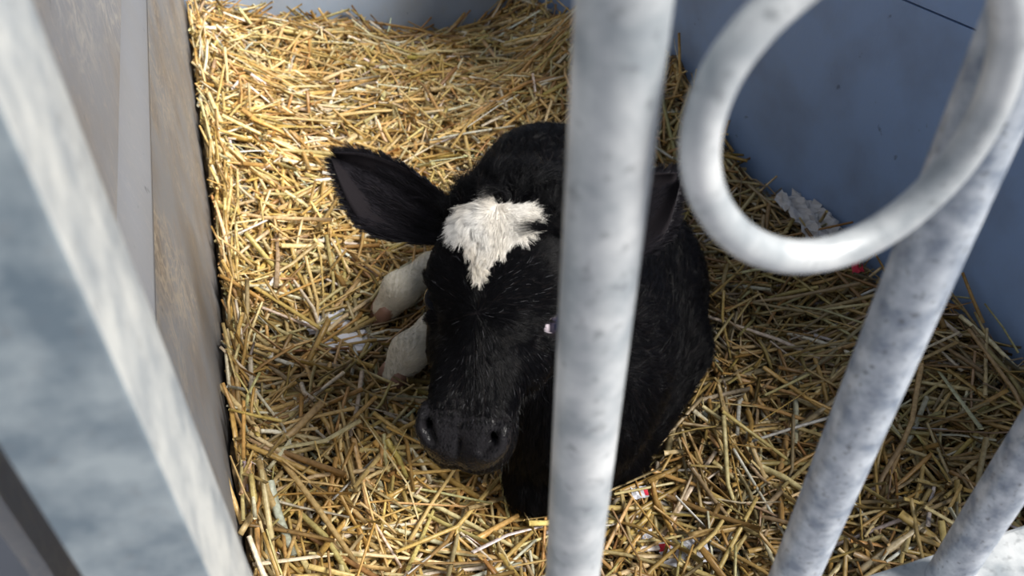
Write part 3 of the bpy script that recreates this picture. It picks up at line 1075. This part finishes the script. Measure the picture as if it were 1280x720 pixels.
def straw_set(N, kind):
    # positions uniform over the visible floor of the pen, thinner near the fence
    c0, c1 = np.array([-.95, .28]), np.array([1.35, 2.75])
    xy = rng.uniform(c0, c1, (int(N * 2.6), 2))
    p3 = np.concatenate([xy, np.zeros((len(xy), 1))], 1)
    xy = xy[inside(p3, .008)][:N]
    if kind == 'edge':
        t = rng.uniform(-.1, 2.2, 700)
        q = Lp + D_l * t[:, None] - D_l * .6 + N_l * rng.uniform(.012, .045, (700, 1))
        t2 = rng.uniform(0, 1.3, 260)
        q2 = Bp + D_f * t2[:, None] - D_l * rng.uniform(.012, .04, (260, 1))
        xy = np.concatenate([q, q2])[:, :2]
    n = len(xy)
    # flow field gives loose wisps lying roughly the same way
    ang = 1.7 * np.sin(xy[:, 0] * 5.1 + 1.2) + 1.9 * np.sin(xy[:, 1] * 4.3 + .4) + rng.normal(0, .85, n)
    ang = np.where(rng.random(n) < .35, rng.uniform(0, math.pi * 2, n), ang)
    if kind == 'fine':
        L = rng.lognormal(math.log(.035), .45, n).clip(.012, .09); R = rng.uniform(.0006, .0014, n); flat = rng.uniform(.3, 1, n)
        lay = rng.uniform(-.016, .010, n)
    elif kind == 'low':
        L = rng.lognormal(math.log(.09), .4, n).clip(.04, .2); R = rng.uniform(.0020, .0042, n); flat = rng.uniform(.25, .9, n)
        lay = rng.uniform(-.020, .002, n)
    else:
        L = rng.lognormal(math.log(.105), .45, n).clip(.03, .28); R = rng.uniform(.0016, .0042, n) * np.where(rng.random(n) < .12, 1.35, 1); flat = rng.uniform(.35, 1, n)
        lay = rng.uniform(-.006, .022, n)
    tilt = rng.normal(0, .16 if kind != 'fine' else .35, n)
    if kind == 'edge':
        ang = np.where(np.arange(n) < 700, math.pi / 2 + PHI, PHI) + rng.normal(0, .30, n)
        lay = rng.uniform(-.004, .02, n); L = np.minimum(L, .11)
        tilt = rng.normal(0, .35, n)
    # distance to the walls: there a few stalks lean upright against them
    pw = np.concatenate([xy, np.zeros((n, 1))], 1)
    dl = (pw - Lp) @ N_l; dbk = -((pw - Bp) @ D_l); drr = -((pw - Rp) @ N_r)
    near = (np.minimum(np.minimum(dl, dbk), drr) < .05) & (rng.random(n) < .22)
    tilt = np.where(near, rng.uniform(.25, .9, n), tilt)
    L = np.where(near, np.minimum(L, .09), L)
    d = np.stack([np.cos(ang) * np.cos(tilt), np.sin(ang) * np.cos(tilt), np.sin(tilt)], 1)
    c = np.concatenate([xy, (bed_z(xy[:, 0], xy[:, 1]) + lay)[:, None]], 1)
    c[:, 2] += np.where(near, L * .3, 0)
    # follow the slope of the bed
    for sgn in (-1, 1):
        pass
    e1 = c + d * L[:, None] * .5; e0 = c - d * L[:, None] * .5
    adj1 = bed_z(e1[:, 0], e1[:, 1]) - bed_z(c[:, 0], c[:, 1]); adj0 = bed_z(e0[:, 0], e0[:, 1]) - bed_z(c[:, 0], c[:, 1])
    e1[:, 2] += adj1 * .9; e0[:, 2] += adj0 * .9
    mid = (e0 + e1) / 2 + rng.normal(0, 1, (n, 3)) * L[:, None] * np.array([.035, .035, .02])
    ok = inside(e0, .009) & inside(e1, .009) & inside(mid, .009)
    for q in (e0, e1, mid, (e0 + mid) / 2, (e1 + mid) / 2):
        ok &= calf_sdf(q.astype(np.float32)) > (.001)
    ok &= np.linalg.norm(mid[:, :2], axis=1) > .2
    keepi = np.where(ok)[0]
    return e0[keepi], mid[keepi], e1[keepi], R[keepi], flat[keepi]


def build_straw(E0, MD, E1, R, FLT, sides, cols_fn, name, mat):
    n = len(E0)
    P = np.stack([E0, E0 * .45 + MD * .55, MD * .5 + (E0 + E1) * .0 + MD * .5, E1 * .45 + MD * .55, E1], 1)
    if sides <= 4:
        P = P[:, [0, 2, 4]]
    K = P.shape[1]
    T = P[:, -1] - P[:, 0]
    T /= np.linalg.norm(T, axis=1, keepdims=True)
    up = np.tile(np.array([0, 0, 1.0]), (n, 1)) + rng.normal(0, .6, (n, 3))
    up -= T * np.sum(up * T, 1, keepdims=True); up /= np.linalg.norm(up, axis=1, keepdims=True)
    sd_ = np.cross(T, up)
    an = np.arange(sides) * 2 * math.pi / sides
    prof = np.ones(K)
    ring_ = (np.cos(an)[None, :, None] * sd_[:, None, :] + np.sin(an)[None, :, None] * (up * FLT[:, None])[:, None, :])   # n, sides, 3
    tap = np.linspace(1.05, .8, K)[None, :] * np.where(rng.random((n, 1)) < .15, 1.25, 1)
    vs = P[:, :, None, :] + ring_[:, None] * (R[:, None] * tap)[:, :, None, None]
    vs = vs.reshape(-1, 3)
    fq = []
    for k in range(K - 1):
        for s in range(sides):
            s2 = (s + 1) % sides
            fq.append((k * sides + s, k * sides + s2, (k + 1) * sides + s2, (k + 1) * sides + s))
    if sides >= 4:
        fq.append((0, 1, 2, 3) if sides == 4 else (0, 1, 2, 5)); 
        o = (K - 1) * sides
        fq.append((o + 3, o + 2, o + 1, o) if sides == 4 else (o + 5, o + 2, o + 1, o))
        if sides == 6:
            fq.append((5, 2, 3, 4)); fq.append((o + 4, o + 3, o + 2, o + 5))
    fq = np.array(fq)
    Qs = (fq[None] + (np.arange(n) * K * sides)[:, None, None]).reshape(-1, 4)
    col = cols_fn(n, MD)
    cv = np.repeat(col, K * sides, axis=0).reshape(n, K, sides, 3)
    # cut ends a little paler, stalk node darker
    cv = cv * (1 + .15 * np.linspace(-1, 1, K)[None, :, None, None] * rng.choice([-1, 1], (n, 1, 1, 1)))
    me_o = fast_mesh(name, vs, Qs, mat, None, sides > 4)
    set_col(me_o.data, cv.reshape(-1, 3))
    return me_o


def straw_cols(n, P):
    # trampled, browner mix round the feet and towards right and gate, where shade is painted in too, fresher at the left and back
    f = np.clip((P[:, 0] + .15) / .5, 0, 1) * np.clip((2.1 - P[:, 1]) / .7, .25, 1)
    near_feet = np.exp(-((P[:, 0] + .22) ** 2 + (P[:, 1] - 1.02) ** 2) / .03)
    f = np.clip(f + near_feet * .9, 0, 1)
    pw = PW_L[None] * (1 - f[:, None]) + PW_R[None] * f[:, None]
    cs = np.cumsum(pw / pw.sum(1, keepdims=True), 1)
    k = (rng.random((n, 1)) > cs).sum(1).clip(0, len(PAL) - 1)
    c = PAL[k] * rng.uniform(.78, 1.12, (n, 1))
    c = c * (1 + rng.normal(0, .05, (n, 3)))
    c = c * (1 - .32 * f[:, None]) * (1 - .30 * near_feet[:, None])  # shade on the right and gate side multiplied into the stalk colour
    return c.clip(0.01, .92)


S = []
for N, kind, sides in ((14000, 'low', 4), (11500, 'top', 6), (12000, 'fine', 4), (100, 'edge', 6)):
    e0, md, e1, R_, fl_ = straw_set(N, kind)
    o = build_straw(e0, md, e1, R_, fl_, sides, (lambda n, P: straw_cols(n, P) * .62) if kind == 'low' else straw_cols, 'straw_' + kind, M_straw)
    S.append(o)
# join the three lots into one object of straw
straw = S[0]
vc, fc, cc = [], [], []
off = 0
for o in S:
    me = o.data
    v = np.zeros(len(me.vertices) * 3, np.float32); me.vertices.foreach_get('co', v)
    l4 = np.zeros(len(me.loops), np.int32); me.loops.foreach_get('vertex_index', l4)
    c = np.zeros(len(me.vertices) * 4, np.float32); me.attributes['tint'].data.foreach_get('color', c)
    vc.append(v.reshape(-1, 3)); fc.append(l4.reshape(-1, 4) + off); cc.append(c.reshape(-1, 4)[:, :3]); off += len(me.vertices)
for o in S:
    bpy.data.objects.remove(o)
straw = fast_mesh('straw_bedding', np.concatenate(vc), np.concatenate(fc), M_straw, None, True)
set_col(straw.data, np.concatenate(cc))
tag(straw, 'deep bed of loose golden straw covering the floor of the pen', 'straw', kind='stuff')
print('straw faces', len(straw.data.polygons))


# a few single stalks that stand out
def stalk(pa, pb, za, zb, r, col, label, bendz=.004):
    a = at_z(pa[0], pa[1], za); b = at_z(pb[0], pb[1], zb)
    pth = []
    for t in np.linspace(0, 1, 9):
        p = a + (b - a) * t; p[2] += bendz * math.sin(math.pi * t)
        pth.append(p)
    rr = [r * (1 + (.22 if i == 4 else 0)) * (1.05 - .02 * i) for i in range(9)]
    vs, fs = tube_data(pth, rr, 10)
    o = mesh_obj('straw_stalk', vs, fs, M_straw, None, True)
    set_col(o.data, np.tile(np.array(col), (len(vs), 1)))
    tag(o, label, 'straw', 'single straw stalks that stand out of the bedding')
    return o


def bz(x, y, up=.012):                      # height of the bedding under a pixel
    z = CAMZ - 1.05
    for _ in range(6):
        p = at_z(x, y, z); z = float(bed_z(p[0:1], p[1:2])[0]) + up
    return z


for (pa, pb, r, col, lab) in [
    ((262, 546), (303, 655), .0042, (.74, .50, .20), 'thick golden straw stalk leaning up beside the left post'),
    ((274, 482), (326, 542), .0038, (.78, .58, .28), 'thick golden stalk slanting down near the left wall'),
    ((326, 539), (362, 545), .0030, (.86, .80, .64), 'short pale stalk just right of the thick slanting one'),
    ((347, 480), (374, 560), .0030, (.72, .60, .38), 'pale bent stalk steeply slanting left of the muzzle'),
    ((380, 345), (400, 402), .0034, (.66, .50, .22), 'olive gold stalk pointing at the white scraps'),
    ((300, 668), (352, 590), .0040, (.60, .45, .22), 'long brownish stalk at the bottom left'),
    ((860, 670), (953, 657), .0048, (.50, .34, .14), 'thick brown stalk lying across near the bottom middle'),
    ((985, 418), (1063, 442), .0036, (.84, .76, .60), 'flat pale stalk pointing at the speckled bar'),
    ((1072, 716), (1165, 650), .0046, (.52, .42, .26), 'thick grey-brown stalk at the bottom right'),
    ((1200, 395), (1276, 466), .0034, (.78, .68, .42), 'long pale stalk near the right wall'),
    ((405, 148), (492, 138), .0036, (.78, .58, .26), 'long golden stalk lying flat above the ear'),
    ((506, 181), (575, 173), .0032, (.84, .70, .42), 'pale golden stalk just behind the calf neck'),
]:
    stalk(pa, pb, bz(*pa, .016), bz(*pb, .010), r, col, lab)


# ------------------------------------------------------------------ torn scraps
def scrap(name, quad_px, up, mat, label, cat='paper', seed=1, amp=.006, nseg=10, wallp=None, red=None):
    r = np.random.default_rng(seed)
    cs = []
    for (x, y) in quad_px:
        if wallp is None:
            cs.append(at_z(x, y, bz(x, y, up)))
        else:
            cs.append(at_plane(x, y, *wallp))
    a, b, c, d = cs
    vs = []
    for i in range(nseg + 1):
        for j in range(nseg + 1):
            u, v = i / nseg, j / nseg
            p = (a * (1 - u) + b * u) * (1 - v) + (d * (1 - u) + c * u) * v
            edge = min(u, v, 1 - u, 1 - v)
            jit = r.normal(0, amp, 3) * np.array([.22, .22, .35])
            if edge == 0:
                jit[:2] += r.normal(0, amp * .5, 2)
            wv = math.sin(13 * u + 7 * v + seed) + .7 * math.sin(5 * u - 17 * v + 2 * seed) + .5 * abs(math.sin(23 * u + 19 * v))
            vs.append(p + jit + np.array([0, 0, amp * wv]))
    fs = [(i * (nseg + 1) + j, (i + 1) * (nseg + 1) + j, (i + 1) * (nseg + 1) + j + 1, i * (nseg + 1) + j + 1) for i in range(nseg) for j in range(nseg)]
    o = mesh_obj(name, vs, fs, mat, None, False)
    so_ = o.modifiers.new('thickness', 'SOLIDIFY'); so_.thickness = .0006
    tag(o, label, cat)
    if red is not None:
        o.data.materials.append(M_red)
        for (i, j) in red:
            o.data.polygons[i * nseg + j].material_index = 1
    return o


scrap('sack_scrap', [(968, 246), (1000, 240), (1062, 290), (1010, 300)], .034, M_sack, 'crumpled pale piece of torn sack against the right wall', 'scrap', 4, .006, 16)
scrap('paper_scrap', [(822, 678), (878, 672), (896, 700), (830, 712)], .013, M_paper, 'white paper scrap with red print among straw at the bottom', 'paper', 5, .002, 8, None, [(0, 1), (1, 1), (0, 2)])
scrap('paper_scrap', [(782, 655), (812, 650), (815, 672), (785, 675)], .013, M_paper, 'small white paper scrap right of the centre bar near the bottom', 'paper', 6, .002, 5)
scrap('paper_scrap', [(788, 608), (808, 608), (812, 622), (792, 624)], .016, M_paper, 'tiny white paper scrap with a red corner beside the flank', 'paper', 7, .0015, 4, None, [(3, 1), (3, 2)])
scrap('paper_scrap', [(376, 402), (430, 388), (440, 408), (388, 418)], .022, M_paper, 'white paper scrap in the straw left of the upper foot', 'paper', 8, .002, 7)
scrap('paper_scrap', [(402, 425), (460, 412), (466, 436), (410, 442)], .020, M_paper, 'half buried white paper left of the lower foot', 'paper', 9, .002, 7)
scrap('paper_scrap', [(1062, 322), (1076, 322), (1080, 340), (1066, 342)], .022, M_red, 'small red scrap beneath the ring by the right wall', 'paper', 10, .0012, 4)
